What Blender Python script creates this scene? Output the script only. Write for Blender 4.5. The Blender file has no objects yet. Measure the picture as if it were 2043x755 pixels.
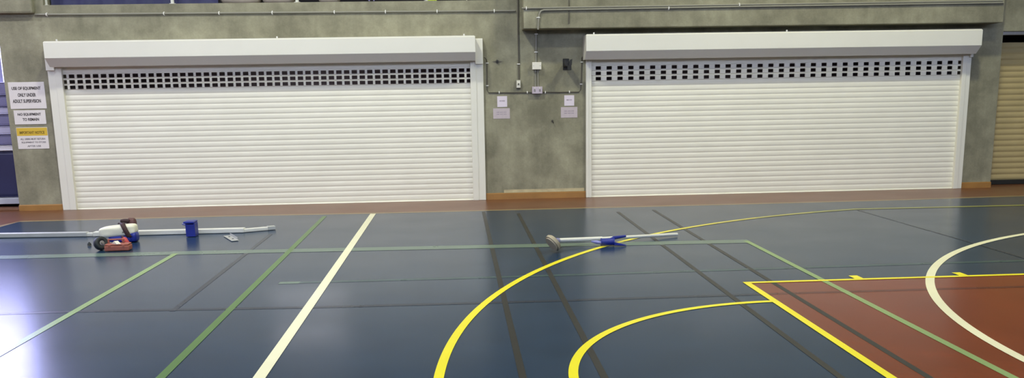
import bpy, bmesh, math, random
from mathutils import Vector, Matrix

random.seed(7)
SC = bpy.context.scene
COL = SC.collection

# ------------------------------------------------------------------ camera
W_PX, H_PX = 2043.0, 755.0
F_PX, CY_PX = 1785.45, 529.92
CAM = Vector((-2.38054, -4.64245, 1.59112))
ROT = Matrix(((0.99792711, 0.02843741, -0.05773031),
              (-0.06211103, 0.19081358, -0.97965933),
              (-0.01684325, 0.98121430, 0.19218432)))
cd = bpy.data.cameras.new('camera')
cam = bpy.data.objects.new('camera', cd)
COL.objects.link(cam)
cd.sensor_fit = 'HORIZONTAL'
cd.sensor_width = 36.0
cd.lens = F_PX / W_PX * 36.0
cd.shift_x = 0.0
cd.shift_y = (CY_PX - H_PX / 2) / W_PX
cd.clip_start = 0.05
cd.clip_end = 200
cam.matrix_world = Matrix.Translation(CAM) @ ROT.to_4x4()
SC.camera = cam

# ------------------------------------------------------------------ world, lamps, exposure
SC.view_settings.view_transform = 'Standard'
SC.view_settings.look = 'None'
SC.view_settings.gamma = 1.0
SC.view_settings.exposure = -0.32
SC.view_settings.use_curve_mapping = False
world = bpy.data.worlds.new('world')
SC.world = world
world.use_nodes = True
bg = world.node_tree.nodes['Background']
bg.inputs[0].default_value = (0.80, 0.90, 1.0, 1)
bg.inputs[1].default_value = 0.6

LAMP_POWER = 415.0
WINDOW_STRENGTH = 19.0
FILL_PANEL_STRENGTH = 12.5


def lamp(name, loc, size, power, color, target=None):
    l = bpy.data.lights.new(name, 'AREA')
    l.shape = 'RECTANGLE'
    l.size, l.size_y = size
    l.energy = power
    l.color = color
    o = bpy.data.objects.new(name, l)
    COL.objects.link(o)
    o.location = loc
    if target is not None:
        o.rotation_euler = (Vector(target) - Vector(loc)).to_track_quat('-Z', 'Y').to_euler()
    return o


for lx, ly, k, c in ((-12.0, 4.3, 1.0, (0.90, 0.92, 1.0)), (-4.6, 4.3, 1.0, (0.97, 0.98, 0.83)), (2.9, 4.3, 0.95, (1.0, 0.98, 0.71)),
                     (-12.0, 0.8, 0.5, (0.90, 0.92, 1.0)), (-4.6, 0.8, 0.5, (0.97, 0.98, 0.83)), (2.9, 0.8, 0.45, (1.0, 0.98, 0.72))):
    lamp('ceiling_lamp', (lx, ly, 7.6), (0.5, 0.5), LAMP_POWER * k, c)

# ------------------------------------------------------------------ pixel -> place helpers


def ray(px, py):
    d = Vector(((px - W_PX / 2) / F_PX, (CY_PX - py) / F_PX, -1.0))
    return ROT @ d


def FL(px, py, z=0.0):
    d = ray(px, py)
    return CAM + d * ((z - CAM.z) / d.z)


def WL(px, py, y=8.61):
    d = ray(px, py)
    return CAM + d * ((y - CAM.y) / d.y)


# ------------------------------------------------------------------ materials
MATS = {}


def srgb(r, g, b):
    def f(c):
        c /= 255.0
        return c / 12.92 if c <= 0.04045 else ((c + 0.055) / 1.055) ** 2.4
    return (f(r), f(g), f(b), 1.0)


def mat(name, rgb, rough=0.5, metal=0.0, var=0.0, scale=8.0, bump=0.0, bscale=40.0, spec=0.5, emit=0.0):
    m = bpy.data.materials.new(name)
    m.use_nodes = True
    nt = m.node_tree
    b = nt.nodes['Principled BSDF']
    c = srgb(*rgb)
    b.inputs['Base Color'].default_value = c
    b.inputs['Roughness'].default_value = rough
    b.inputs['Metallic'].default_value = metal
    b.inputs['Specular IOR Level'].default_value = spec
    tc = nt.nodes.new('ShaderNodeTexCoord')
    if var > 0:
        n = nt.nodes.new('ShaderNodeTexNoise')
        n.inputs['Scale'].default_value = scale
        n.inputs['Detail'].default_value = 4
        nt.links.new(tc.outputs['Object'], n.inputs['Vector'])
        r = nt.nodes.new('ShaderNodeValToRGB')
        r.color_ramp.elements[0].position = 0.3
        r.color_ramp.elements[1].position = 0.7
        r.color_ramp.elements[0].color = tuple(max(0, v * (1 - var)) for v in c[:3]) + (1,)
        r.color_ramp.elements[1].color = tuple(min(1, v * (1 + var)) for v in c[:3]) + (1,)
        nt.links.new(n.outputs['Fac'], r.inputs['Fac'])
        nt.links.new(r.outputs['Color'], b.inputs['Base Color'])
    if bump > 0:
        n2 = nt.nodes.new('ShaderNodeTexNoise')
        n2.inputs['Scale'].default_value = bscale
        n2.inputs['Detail'].default_value = 5
        nt.links.new(tc.outputs['Object'], n2.inputs['Vector'])
        bp = nt.nodes.new('ShaderNodeBump')
        bp.inputs['Strength'].default_value = bump
        bp.inputs['Distance'].default_value = 0.01
        nt.links.new(n2.outputs['Fac'], bp.inputs['Height'])
        nt.links.new(bp.outputs['Normal'], b.inputs['Normal'])
    if emit > 0:
        b.inputs['Emission Color'].default_value = c
        b.inputs['Emission Strength'].default_value = emit
    MATS[name] = m
    return m


def concrete_mat():
    m = mat('concrete', (142, 139, 124), 0.85, spec=0.2)
    nt = m.node_tree
    b = nt.nodes['Principled BSDF']
    tc = nt.nodes.new('ShaderNodeTexCoord')

    def noise(scale, detail, rough=0.6, stretch=None):
        n = nt.nodes.new('ShaderNodeTexNoise')
        n.inputs['Scale'].default_value = scale
        n.inputs['Detail'].default_value = detail
        n.inputs['Roughness'].default_value = rough
        if stretch:
            mp = nt.nodes.new('ShaderNodeMapping')
            mp.inputs['Scale'].default_value = stretch
            nt.links.new(tc.outputs['Object'], mp.inputs['Vector'])
            nt.links.new(mp.outputs['Vector'], n.inputs['Vector'])
        else:
            nt.links.new(tc.outputs['Object'], n.inputs['Vector'])
        return n

    def ramp(n, p0, c0, p1, c1):
        r = nt.nodes.new('ShaderNodeValToRGB')
        r.color_ramp.elements[0].position = p0
        r.color_ramp.elements[1].position = p1
        r.color_ramp.elements[0].color = c0
        r.color_ramp.elements[1].color = c1
        nt.links.new(n.outputs['Fac'], r.inputs['Fac'])
        return r

    def mix(kind, a, bb, fac):
        x = nt.nodes.new('ShaderNodeMix')
        x.data_type = 'RGBA'
        x.blend_type = kind
        x.inputs[0].default_value = fac
        nt.links.new(a, x.inputs[6])
        nt.links.new(bb, x.inputs[7])
        return x.outputs[2]
    big = ramp(noise(1.6, 6, 0.65), 0.36, srgb(136, 133, 113), 0.66, srgb(166, 163, 139))
    blot = ramp(noise(3.5, 3, 0.5), 0.40, (0.72, 0.72, 0.72, 1), 0.58, (1, 1, 1, 1))
    streak = ramp(noise(5.0, 4, 0.6, (1.0, 1.0, 0.12)), 0.35, (0.86, 0.86, 0.85, 1), 0.62, (1.05, 1.05, 1.04, 1))
    fine = ramp(noise(45, 4, 0.7), 0.30, (0.88, 0.88, 0.88, 1), 0.70, (1.06, 1.06, 1.06, 1))
    o = mix('MULTIPLY', big.outputs['Color'], blot.outputs['Color'], 0.55)
    o = mix('MULTIPLY', o, streak.outputs['Color'], 0.8)
    o = mix('MULTIPLY', o, fine.outputs['Color'], 0.8)
    nt.links.new(o, b.inputs['Base Color'])
    bp = nt.nodes.new('ShaderNodeBump')
    bp.inputs['Strength'].default_value = 0.35
    bp.inputs['Distance'].default_value = 0.006
    nt.links.new(noise(30, 6).outputs['Fac'], bp.inputs['Height'])
    nt.links.new(bp.outputs['Normal'], b.inputs['Normal'])
    return m


def floor_mat(name, rgb, rough=0.22, var=0.10):
    """sealed sports floor: soft clear sheen, faint wear"""
    m = mat(name, rgb, rough, var=var, scale=2.3)
    nt = m.node_tree
    b = nt.nodes['Principled BSDF']
    b.inputs['IOR'].default_value = 1.37
    tc = nt.nodes.new('ShaderNodeTexCoord')
    n = nt.nodes.new('ShaderNodeTexNoise')
    n.inputs['Scale'].default_value = 260
    n.inputs['Detail'].default_value = 2
    nt.links.new(tc.outputs['Object'], n.inputs['Vector'])
    bp = nt.nodes.new('ShaderNodeBump')
    bp.inputs['Strength'].default_value = 0.06
    bp.inputs['Distance'].default_value = 0.002
    nt.links.new(n.outputs['Fac'], bp.inputs['Height'])
    nt.links.new(bp.outputs['Normal'], b.inputs['Normal'])
    n2 = nt.nodes.new('ShaderNodeTexNoise')
    n2.inputs['Scale'].default_value = 1.1
    n2.inputs['Detail'].default_value = 5
    nt.links.new(tc.outputs['Object'], n2.inputs['Vector'])
    mr = nt.nodes.new('ShaderNodeMapRange')
    mr.inputs['To Min'].default_value = rough - 0.04
    mr.inputs['To Max'].default_value = rough + 0.06
    nt.links.new(n2.outputs['Fac'], mr.inputs['Value'])
    nt.links.new(mr.outputs['Result'], b.inputs['Roughness'])
    return m


CONCRETE = concrete_mat()
BLUE_FLOOR = floor_mat('blue_sports_floor', (33, 54, 76))
RED_FLOOR = floor_mat('red_sports_floor', (116, 52, 26))
RUN_OFF = floor_mat('red_brown_border_floor', (112, 72, 48), 0.3)
EDGE_LINE = floor_mat('sandy_edge_line', (150, 130, 92), 0.3)
YELLOW = floor_mat('yellow_line_paint', (238, 226, 40), 0.3, 0.04)
YELLOW_WASH1 = floor_mat('yellow_line_wash_slight', (222, 210, 60), 0.3, 0.06)  # grazing wash painted into the yellow, stronger with distance
YELLOW_WASH2 = floor_mat('yellow_line_wash_mid', (200, 190, 74), 0.3, 0.08)
YELLOW_WASH3 = floor_mat('yellow_line_wash_strong', (170, 166, 76), 0.3, 0.10)
YELLOW_WASH4 = floor_mat('yellow_line_wash_full', (138, 140, 72), 0.3, 0.12)
WHITE_LINE = floor_mat('white_line_paint', (232, 230, 196), 0.3, 0.04)
GREEN = floor_mat('green_line_paint', (84, 118, 62), 0.3, 0.06)
PALE_GREEN = floor_mat('pale_green_line_paint', (134, 160, 104), 0.3, 0.06)
VOLLEY_PALE = floor_mat('pale_line_paint', (96, 116, 104), 0.27, 0.08)  # mid tone between line paint and floor, for a low-contrast line
FAINT_GREEN = floor_mat('worn_green_line_paint', (54, 76, 80), 0.27, 0.10)
BLACK_LINE = floor_mat('black_line_paint', (48, 48, 46), 0.35, 0.08)
WORN_BLACK = floor_mat('worn_black_line_paint', (38, 46, 60), 0.27, 0.10)
WORN_BLACK_RED = floor_mat('worn_dark_line_on_red', (88, 42, 30), 0.27, 0.10)
WHITE = mat('white_powder_coat', (229, 227, 213), 0.42, var=0.02, scale=1.5)
WHITE_DIRTY = mat('white_slat_enamel', (234, 231, 215), 0.45, var=0.03, scale=2.0)
TAN = mat('tan_enamel_slats', (186, 168, 118), 0.55, var=0.06, scale=3)
STORE = mat('grey_storage_plaster', (120, 112, 116), 0.9, var=0.1)
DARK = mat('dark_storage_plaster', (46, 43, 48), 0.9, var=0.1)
STEEL = mat('galvanised_steel', (150, 150, 150), 0.4, 0.8, var=0.06, scale=12)
PVC_GREY = mat('grey_conduit_plastic', (140, 138, 124), 0.5)
PVC_DARK = mat('dark_conduit_plastic', (92, 88, 76), 0.6)
PVC_WHITE = mat('white_box_plastic', (226, 222, 206), 0.4)
PVC_LILAC = mat('lilac_grey_outlet_plastic', (190, 178, 188), 0.4)
CLIP = mat('white_saddle_clip_plastic', (232, 230, 222), 0.35)
BLACK = mat('matt_black_steel', (30, 30, 26), 0.6, var=0.2, scale=20)
RUSTY = mat('ochre_skirting_paint', (150, 108, 52), 0.55, var=0.16, scale=4, bump=0.15)
SILL = mat('brown_timber_sill', (112, 76, 50), 0.6, var=0.15, scale=5)
PALE_CAP = mat('dusty_mortar', (172, 160, 128), 0.9, var=0.1, scale=10)
SIGN_WHITE = mat('sign_white_board', (226, 220, 216), 0.4, var=0.02)
SIGN_YELLOW = mat('sign_yellow_band', (214, 180, 62), 0.4)
INK = mat('dark_sign_ink', (70, 64, 62), 0.6)
INK_GREY = mat('grey_sign_ink', (140, 134, 134), 0.6)
INK_OLIVE = mat('olive_sign_ink', (128, 104, 30), 0.6)
PAPER = mat('lilac_white_paper', (222, 212, 222), 0.7)
PAPER_B = mat('lilac_grey_paper', (192, 180, 184), 0.7, var=0.04, scale=20)
INK_LILAC = mat('lilac_print_ink', (150, 138, 152), 0.7)
NAVY = mat('navy_vinyl', (44, 46, 84), 0.55, var=0.12, scale=4, bump=0.1, bscale=6)
MAT_BLUE = mat('faded_blue_vinyl', (124, 122, 158), 0.5, var=0.08, scale=4)
MAT_PALE = mat('pale_lilac_vinyl', (186, 184, 210), 0.5, var=0.05)
MAT_WHITE = mat('white_vinyl', (228, 226, 230), 0.5)
TROLLEY = mat('pale_grey_paint', (188, 190, 198), 0.5)
ROYAL = mat('royal_blue_plastic', (27, 42, 136), 0.4, var=0.05, scale=15)
ROYAL_PALE = mat('pale_blue_plastic', (128, 130, 190), 0.4)
POST_WHITE = mat('white_post_enamel', (216, 216, 206), 0.4, var=0.03)
POST_ALU = mat('dull_aluminium', (186, 188, 182), 0.42, 0.3, var=0.04)
BAG_WHITE = mat('cream_white_vinyl', (232, 230, 206), 0.5, var=0.03)
STRAP = mat('dark_brown_webbing', (58, 36, 36), 0.7, var=0.1, scale=30)
TOOLBOX = mat('dusty_red_brown_plastic', (158, 92, 74), 0.55, var=0.08, scale=14)
RED_PLASTIC = mat('red_plastic', (190, 66, 66), 0.45)
RUBBER = mat('dark_rubber', (36, 42, 42), 0.6, var=0.1)
BROWN = mat('brown_leather', (96, 64, 60), 0.65, var=0.15, scale=18)
BEIGE_PAD = mat('beige_rubber_pad', (166, 156, 132), 0.6, var=0.05)
CANVAS = mat('grey_canvas', (158, 148, 140), 0.8, var=0.12, scale=5, bump=0.3, bscale=9)
LIME = mat('lime_yellow_cloth', (176, 196, 50), 0.7)
THIN_BLUE = mat('lilac_blue_cord', (130, 124, 170), 0.6)
RUST_BOARD = mat('rust_brown_timber', (104, 60, 36), 0.7, var=0.15, scale=8)
HALL_WALL = mat('hall_wall_paint', (150, 146, 136), 0.8, var=0.04)
HALL_CEIL = mat('hall_ceiling_panels', (138, 134, 124), 0.8, var=0.04)
FRAME = mat('window_frame_aluminium', (150, 150, 156), 0.4, 0.4)
GLOW = mat('frosted_daylit_glazing', (196, 196, 255), 0.3, emit=WINDOW_STRENGTH)

# ------------------------------------------------------------------ mesh building


class MB:
    def __init__(self):
        self.v, self.f, self.m, self.mats = [], [], [], []
        self.smooth = []

    def _mi(self, m):
        if m not in self.mats:
            self.mats.append(m)
        return self.mats.index(m)

    def add(self, verts, faces, m, smooth=False):
        o = len(self.v)
        self.v += [tuple(p) for p in verts]
        k = self._mi(m)
        for f in faces:
            self.f.append([o + i for i in f])
            self.m.append(k)
            self.smooth.append(smooth)
        return self

    def box(self, a, b, m, bevel=0.0):
        x0, x1 = sorted((a[0], b[0]))
        y0, y1 = sorted((a[1], b[1]))
        z0, z1 = sorted((a[2], b[2]))
        if bevel <= 0:
            vs = [(x0, y0, z0), (x1, y0, z0), (x1, y1, z0), (x0, y1, z0), (x0, y0, z1), (x1, y0, z1), (x1, y1, z1), (x0, y1, z1)]
            fs = [(0, 3, 2, 1), (4, 5, 6, 7), (0, 1, 5, 4), (1, 2, 6, 5), (2, 3, 7, 6), (3, 0, 4, 7)]
            return self.add(vs, fs, m)
        bm = bmesh.new()
        bmesh.ops.create_cube(bm, size=1.0)
        for v in bm.verts:
            v.co = Vector(((x0 + x1) / 2 + v.co.x * (x1 - x0), (y0 + y1) / 2 + v.co.y * (y1 - y0), (z0 + z1) / 2 + v.co.z * (z1 - z0)))
        bmesh.ops.bevel(bm, geom=bm.edges[:], offset=min(bevel, 0.45 * min(x1 - x0, y1 - y0, z1 - z0)), segments=2, affect='EDGES', profile=0.5)
        return self.frombm(bm, m)

    def frombm(self, bm, m, smooth=False):
        bm.verts.index_update()
        self.add([v.co.copy() for v in bm.verts], [[v.index for v in f.verts] for f in bm.faces], m, smooth)
        bm.free()
        return self

    def xform(self, M, start=0):
        for i in range(start, len(self.v)):
            self.v[i] = tuple(M @ Vector(self.v[i]))
        return self

    def prism(self, prof, axis, a, b, m, smooth=False):
        """closed profile extruded along axis ('x': prof is (y,z))"""
        n = len(prof)

        def P(p, t):
            return {'x': (t, p[0], p[1]), 'y': (p[0], t, p[1]), 'z': (p[0], p[1], t)}[axis]
        vs = [P(p, a) for p in prof] + [P(p, b) for p in prof]
        fs = [(i, (i + 1) % n, n + (i + 1) % n, n + i) for i in range(n)]
        fs += [tuple(range(n - 1, -1, -1)), tuple(range(n, 2 * n))]
        return self.add(vs, fs, m, smooth)

    def tube(self, pts, r, m, seg=10, caps=True):
        pts = [Vector(p) for p in pts]
        rs = r if isinstance(r, (list, tuple)) else [r] * len(pts)
        vs, fs = [], []
        up = None
        for i, p in enumerate(pts):
            d = (pts[min(i + 1, len(pts) - 1)] - pts[max(i - 1, 0)]).normalized()
            if up is None:
                up = Vector((0, 0, 1)) if abs(d.z) < 0.9 else Vector((1, 0, 0))
            s = d.cross(up).normalized()
            up = s.cross(d).normalized()
            for k in range(seg):
                a = 2 * math.pi * k / seg
                vs.append(p + (s * math.cos(a) + up * math.sin(a)) * rs[i])
        for i in range(len(pts) - 1):
            for k in range(seg):
                a, b = i * seg + k, i * seg + (k + 1) % seg
                fs.append((a, b, b + seg, a + seg))
        self.add(vs, fs, m, True)
        if caps:
            self.add(vs[:seg], [tuple(range(seg - 1, -1, -1))], m)
            self.add(vs[-seg:], [tuple(range(seg))], m)
        return self

    def build(self, name, parent=None, loc=None):
        me = bpy.data.meshes.new(name)
        off = Vector(loc) if loc is not None else Vector((0, 0, 0))
        me.from_pydata([Vector(p) - off for p in self.v], [], self.f)
        for m in self.mats:
            me.materials.append(m)
        me.polygons.foreach_set('material_index', self.m)
        me.polygons.foreach_set('use_smooth', self.smooth)
        me.update()
        o = bpy.data.objects.new(name, me)
        COL.objects.link(o)
        if parent is not None:
            o.parent = parent
            if loc is not None:
                o.location = off
        else:
            o.location = off
        return o


def tag(o, label=None, cat=None, group=None, kind=None):
    if label:
        o['label'] = label
    if cat:
        o['category'] = cat
    if group:
        o['group'] = group
    if kind:
        o['kind'] = kind
    return o


def thing(name, label, cat, loc, group=None):
    """Empty at the thing's base; its parts are built in world coordinates and parented here"""
    o = bpy.data.objects.new(name, None)
    o.empty_display_size = 0.1
    COL.objects.link(o)
    o.location = loc
    return tag(o, label, cat, group)


def part(mb, name, root, label=None):
    """build a part given in world coordinates under its thing"""
    L = Vector(root.location)
    o = mb.build(name)
    for v in o.data.vertices:
        v.co -= L
    o.parent = root
    if label:
        o['label'] = label
    return o


def subpart(mb, name, par, root, label=None):
    L = Vector(root.location)
    o = mb.build(name)
    for v in o.data.vertices:
        v.co -= L
    o.parent = par
    if label:
        o['label'] = label
    return o


def struct(mb, name):
    return tag(mb.build(name), kind='structure')


def text_mesh(body, size, m, loc, depth=0.001, width=None, height=None):
    """flat lettering facing -Y, centred on loc"""
    c = bpy.data.curves.new('lettering', 'FONT')
    c.body = body
    c.size = size
    c.align_x = 'CENTER'
    c.align_y = 'CENTER'
    c.extrude = depth
    c.offset = 0.0035 * size / 0.1
    t = bpy.data.objects.new('lettering_tmp', c)
    COL.objects.link(t)
    dg = bpy.context.evaluated_depsgraph_get()
    me = bpy.data.meshes.new_from_object(t.evaluated_get(dg))
    bpy.data.objects.remove(t)
    xs = [v.co.x for v in me.vertices]
    ys = [v.co.y for v in me.vertices]
    cx, cyy = (min(xs) + max(xs)) / 2, (min(ys) + max(ys)) / 2
    sx = width / (max(xs) - min(xs)) if width else 1.0
    sy = height / (max(ys) - min(ys)) if height else 1.0
    mb = MB()
    mb.add([(loc[0] + (v.co.x - cx) * sx, loc[1] - v.co.z, loc[2] + (v.co.y - cyy) * sy) for v in me.vertices],
           [list(p.vertices) for p in me.polygons], m)
    bpy.data.meshes.remove(me)
    return mb


# ================================================================== SETTING
YW = 8.61          # face of the concrete wall
WT = 0.30          # its thickness
HOOD_Y = 8.25      # front of the shutter hoods

# ---- floor: blue court, red-brown run-off along the wall
BORDER = [(-8.16, 7.404), (-5.487, 7.417), (-3.483, 7.33), (-1.876, 7.327), (1.633, 7.332), (3.765, 7.359), (5.602, 7.46), (14.0, 7.60)]
fl = MB()
fl.box((-16, -12, -0.3), (14, 16, 0.0), BLUE_FLOOR)
floor = struct(fl, 'floor')


def flat(mb, poly, z, m):
    mb.add([(p[0], p[1], z) for p in poly], [tuple(range(len(poly)))], m)
    return mb


def strip(pts, w, z, m, mb=None, closed_ends=True):
    mb = mb or MB()
    P = [Vector((p[0], p[1])) for p in pts]
    ws = w if isinstance(w, (list, tuple)) else [w] * len(P)
    L, R_ = [], []
    for i, p in enumerate(P):
        d = (P[min(i + 1, len(P) - 1)] - P[max(i - 1, 0)]).normalized()
        n = Vector((-d.y, d.x))
        L.append(p + n * ws[i] / 2)
        R_.append(p - n * ws[i] / 2)
    vs = [(p.x, p.y, z) for p in L] + [(p.x, p.y, z) for p in R_]
    n = len(P)
    mb.add(vs, [(i, n + i, n + i + 1, i + 1) for i in range(n - 1)], m)
    return mb


def arc(cx, cy, r, a0, a1, n=64):
    return [(cx + r * math.cos(math.radians(a0 + (a1 - a0) * i / n)), cy + r * math.sin(math.radians(a0 + (a1 - a0) * i / n))) for i in range(n + 1)]


def marking(mb, name):
    return part(mb, name, floor)


mk = MB()
for i in range(len(BORDER) - 1):
    a, b = BORDER[i], BORDER[i + 1]
    flat(mk, [a, b, (b[0], 11.0), (a[0], 11.0)], 0.0004, RUN_OFF)
flat(mk, [(-16, -12), (-8.30, -12), (-8.20, 7.0), (-8.16, 7.404), (-8.16, 11.0), (-16, 11.0)], 0.0004, RUN_OFF)
marking(mk, 'red_brown_run_off')
mk = strip([(-8.30, -12), (-8.22, 7.0), (-8.16, 7.43)] + [(x, y + 0.045) for x, y in BORDER[1:]], 0.09, 0.0008, EDGE_LINE)
marking(mk, 'sandy_edge_line')
mk = flat(MB(), [(-0.03, -2.43), (6.0, -2.43), (6.0, 2.43), (-0.03, 2.43)], 0.0006, RED_FLOOR)
marking(mk, 'red_key_area')
# worn dark line and faint green lines running along the wall
mk = strip([(-7.4, 2.13), (-5.233, 2.133), (-3.442, 2.03), (-1.77, 2.0), (-0.05, 2.01)], 0.06, 0.0012, WORN_BLACK)
strip([(0.0, 2.01), (2.051, 1.99), (5.9, 1.99)], 0.06, 0.0012, WORN_BLACK_RED, mk)
marking(mk, 'worn_dark_line')
mk = strip([(-3.93, 2.97), (-2.03, 2.95), (0.579, 2.98), (2.022, 3.0), (6.0, 3.0)], 0.075, 0.0012, FAINT_GREEN)
strip([(-3.935, 2.972), (-3.76, 2.966)], 0.085, 0.0014, VOLLEY_PALE, mk)
marking(mk, 'faint_green_line')
# black lines towards the wall
for n_, pts, w, mm in (('black_line', [(-2.046, -1.2), (-2.05, 7.25)], 0.044, BLACK_LINE),
                       ('black_line', [(-1.59, -1.2), (-1.60, 7.0)], 0.044, BLACK_LINE),
                       ('black_line', [(-0.298, -1.2), (-0.299, 6.9)], 0.044, BLACK_LINE),
                       ('black_line', [(0.172, -1.2), (0.195, 7.0)], 0.044, BLACK_LINE),
                       ('black_line', [(2.775, 2.6), (2.775, 4.244), (2.745, 6.5)], 0.026, WORN_BLACK),
                       ('black_line', [(-4.553, 2.05), (-4.56, 5.75)], 0.044, WORN_BLACK)):
    marking(strip(pts, w, 0.0016, mm), n_)
# green volleyball court lines
mk = strip([(-9.0, 4.70), (-7.077, 4.66), (-5.055, 4.62), (-2.47, 4.525), (0.64, 4.405)], 0.20, 0.0020, VOLLEY_PALE)
strip([(0.613, 4.43), (0.621, -1.0)], 0.055, 0.0023, PALE_GREEN, mk)
strip([(-5.293, 4.60), (-5.31, 1.0), (-5.31, -1.0)], 0.058, 0.0024, PALE_GREEN, mk)
marking(mk, 'pale_green_line')
mk = strip([(-4.145, 7.20), (-4.118, 0.4), (-4.11, -1.0)], 0.057, 0.0024, GREEN)
marking(mk, 'green_line')
# yellow basketball lines
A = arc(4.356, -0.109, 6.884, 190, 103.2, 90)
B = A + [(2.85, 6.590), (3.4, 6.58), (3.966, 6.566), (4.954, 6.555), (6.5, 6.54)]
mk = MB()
for i0, i1, w0, mm in ((0, 64, 0.058, YELLOW), (64, 70, 0.062, YELLOW_WASH1), (70, 76, 0.07, YELLOW_WASH2), (76, 84, 0.08, YELLOW_WASH3), (84, len(B) - 1, 0.10, YELLOW_WASH4)):  # far stretch dulled and widened to paint in grazing wash and blur
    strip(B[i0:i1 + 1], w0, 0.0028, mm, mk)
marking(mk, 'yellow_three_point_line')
mk = strip(arc(0, 0, 1.768, 186, 90.5, 70), 0.056, 0.0028, YELLOW)
marking(mk, 'yellow_free_throw_arc')
mk = strip([(-0.03, 2.455), (-0.03, -2.455)], 0.056, 0.0032, YELLOW)
strip([(-0.055, 2.428), (6.0, 2.436)], 0.052, 0.0034, YELLOW, mk)
for tx in (0.93, 1.83):
    strip([(tx, 2.46), (tx, 2.58)], 0.075, 0.0032, YELLOW, mk)
marking(mk, 'yellow_key_line')
# white netball lines
mk = strip(arc(5.768, -0.009, 4.893, 182, 95, 90), 0.068, 0.0030, WHITE_LINE)
marking(mk, 'white_goal_circle')
mk = strip([(-3.522, 7.31), (-3.535, 2.446), (-3.545, 0.336), (-3.55, -1.0)], 0.074, 0.0030, WHITE_LINE)
marking(mk, 'white_line')

# ---- back wall with its three openings
OPEN = ((-7.93, -2.10, 2.06), (-0.46, 5.24, 2.06))
wl = MB()
wl.box((-8.70, YW, 0), (-7.93, YW + WT, 2.86), CONCRETE)
wl.box((-7.93, YW, 2.06), (-2.10, YW + WT, 2.86), CONCRETE)
wl.box((-2.10, YW, 0), (-0.46, YW + WT, 2.86), CONCRETE)
wl.box((-0.46, YW, 2.06), (5.24, YW + WT, 2.86), CONCRETE)
wl.box((5.24, YW, 0), (5.78, YW + WT, 2.86), CONCRETE)
wl.box((5.78, YW, 2.33), (9.5, YW + WT, 2.86), CONCRETE)
wl.box((9.5, YW, 0), (14.0, YW + WT, 2.86), CONCRETE)
wl.box((-1.44, YW, 2.86), (14.0, YW + WT, 8.0), CONCRETE)
wl.box((-8.70, YW, 2.86), (-8.05, YW + WT, 8.0), CONCRETE)
struct(wl, 'wall_back')
bm_ = MB()
bm_.box((-1.40, HOOD_Y, 2.432), (5.55, YW, 3.7), CONCRETE, 0.012)
struct(bm_, 'concrete_beam')
bm_ = MB()
bm_.box((-8.9, YW - 0.10, 2.745), (-8.16, YW, 3.9), CONCRETE, 0.03)
struct(bm_, 'concrete_corbel')
# gallery above the left shutter
g = MB()
g.box((-8.70, YW + WT, 2.55), (-1.44, 13.0, 2.84), CONCRETE)
struct(g, 'gallery_floor')
g = MB()
g.box((-8.25, 13.0, 2.84), (-1.24, 13.2, 8.0), DARK)
g.box((-1.44, YW + WT, 2.84), (-1.24, 13.0, 8.0), DARK)
g.box((-8.25, YW + WT, 2.84), (-8.05, 13.0, 8.0), DARK)
struct(g, 'gallery_wall')
# dark store rooms behind the shutters
g = MB()
g.box((-8.70, 12.5, 0), (14, 12.7, 2.55), STORE)
g.box((-8.70, YW + WT, 0), (-8.55, 12.5, 2.55), STORE)
g.box((-1.44, YW + WT, 2.40), (14, 12.7, 2.55), STORE)
g.box((-1.35, YW + WT, 0), (-1.2, 12.5, 2.40), STORE)
struct(g, 'wall_store')
lamp('store_fill_light', (-5.0, 10.6, 2.3), (1.2, 0.3), 26, (1.0, 0.95, 1.0))  # two unseen lights added to lighten what shows through the slat holes
lamp('store_fill_light', (2.4, 10.6, 2.2), (1.2, 0.3), 9, (1.0, 0.95, 0.95))
# remaining shell of the hall
g = MB()
g.box((14, -12, 0), (14.3, 13, 8.3), HALL_WALL)
struct(g, 'wall_right')
g = MB()
g.box((-16.3, -12.3, 0), (14.3, -12, 8.3), HALL_WALL)
struct(g, 'wall_front')
g = MB()
g.box((-16.3, -12, 0), (-16, 11.5, 8.3), HALL_WALL)
struct(g, 'wall_left')
g = MB()
g.box((-16.3, -12.3, 8.0), (14.3, 16, 8.3), HALL_CEIL)
struct(g, 'ceiling')
# recess at the left with the daylit glazing
g = MB()
g.box((-16, 11.5, 0), (-8.55, 11.8, 0.9), HALL_WALL)
g.box((-16, 11.5, 7.0), (-8.55, 11.8, 8.0), HALL_WALL)
struct(g, 'wall_recess')
wn = bpy.data.objects.new('window_1', None)
COL.objects.link(wn)
wn.location = (-12.3, 11.6, 0.9)
tag(wn, kind='structure')
NP = 5
for i in range(NP):
    x0 = -16 + 7.3 * i / NP
    p_ = MB()
    p_.box((x0 + 0.04, 11.62, 0.95), (x0 + 7.3 / NP - 0.04, 11.64, 6.95), GLOW)
    part(p_, 'pane', wn)
p_ = MB()
for i in range(NP + 1):
    x0 = -16 + 7.3 * i / NP
    p_.box((x0 - 0.04, 11.56, 0.9), (x0 + 0.04, 11.70, 7.0), FRAME)
for z in (0.9, 3.0, 6.94):
    p_.box((-16, 11.565, z), (-8.7, 11.695, z + 0.07), FRAME)
part(p_, 'window_frame', wn)

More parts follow.
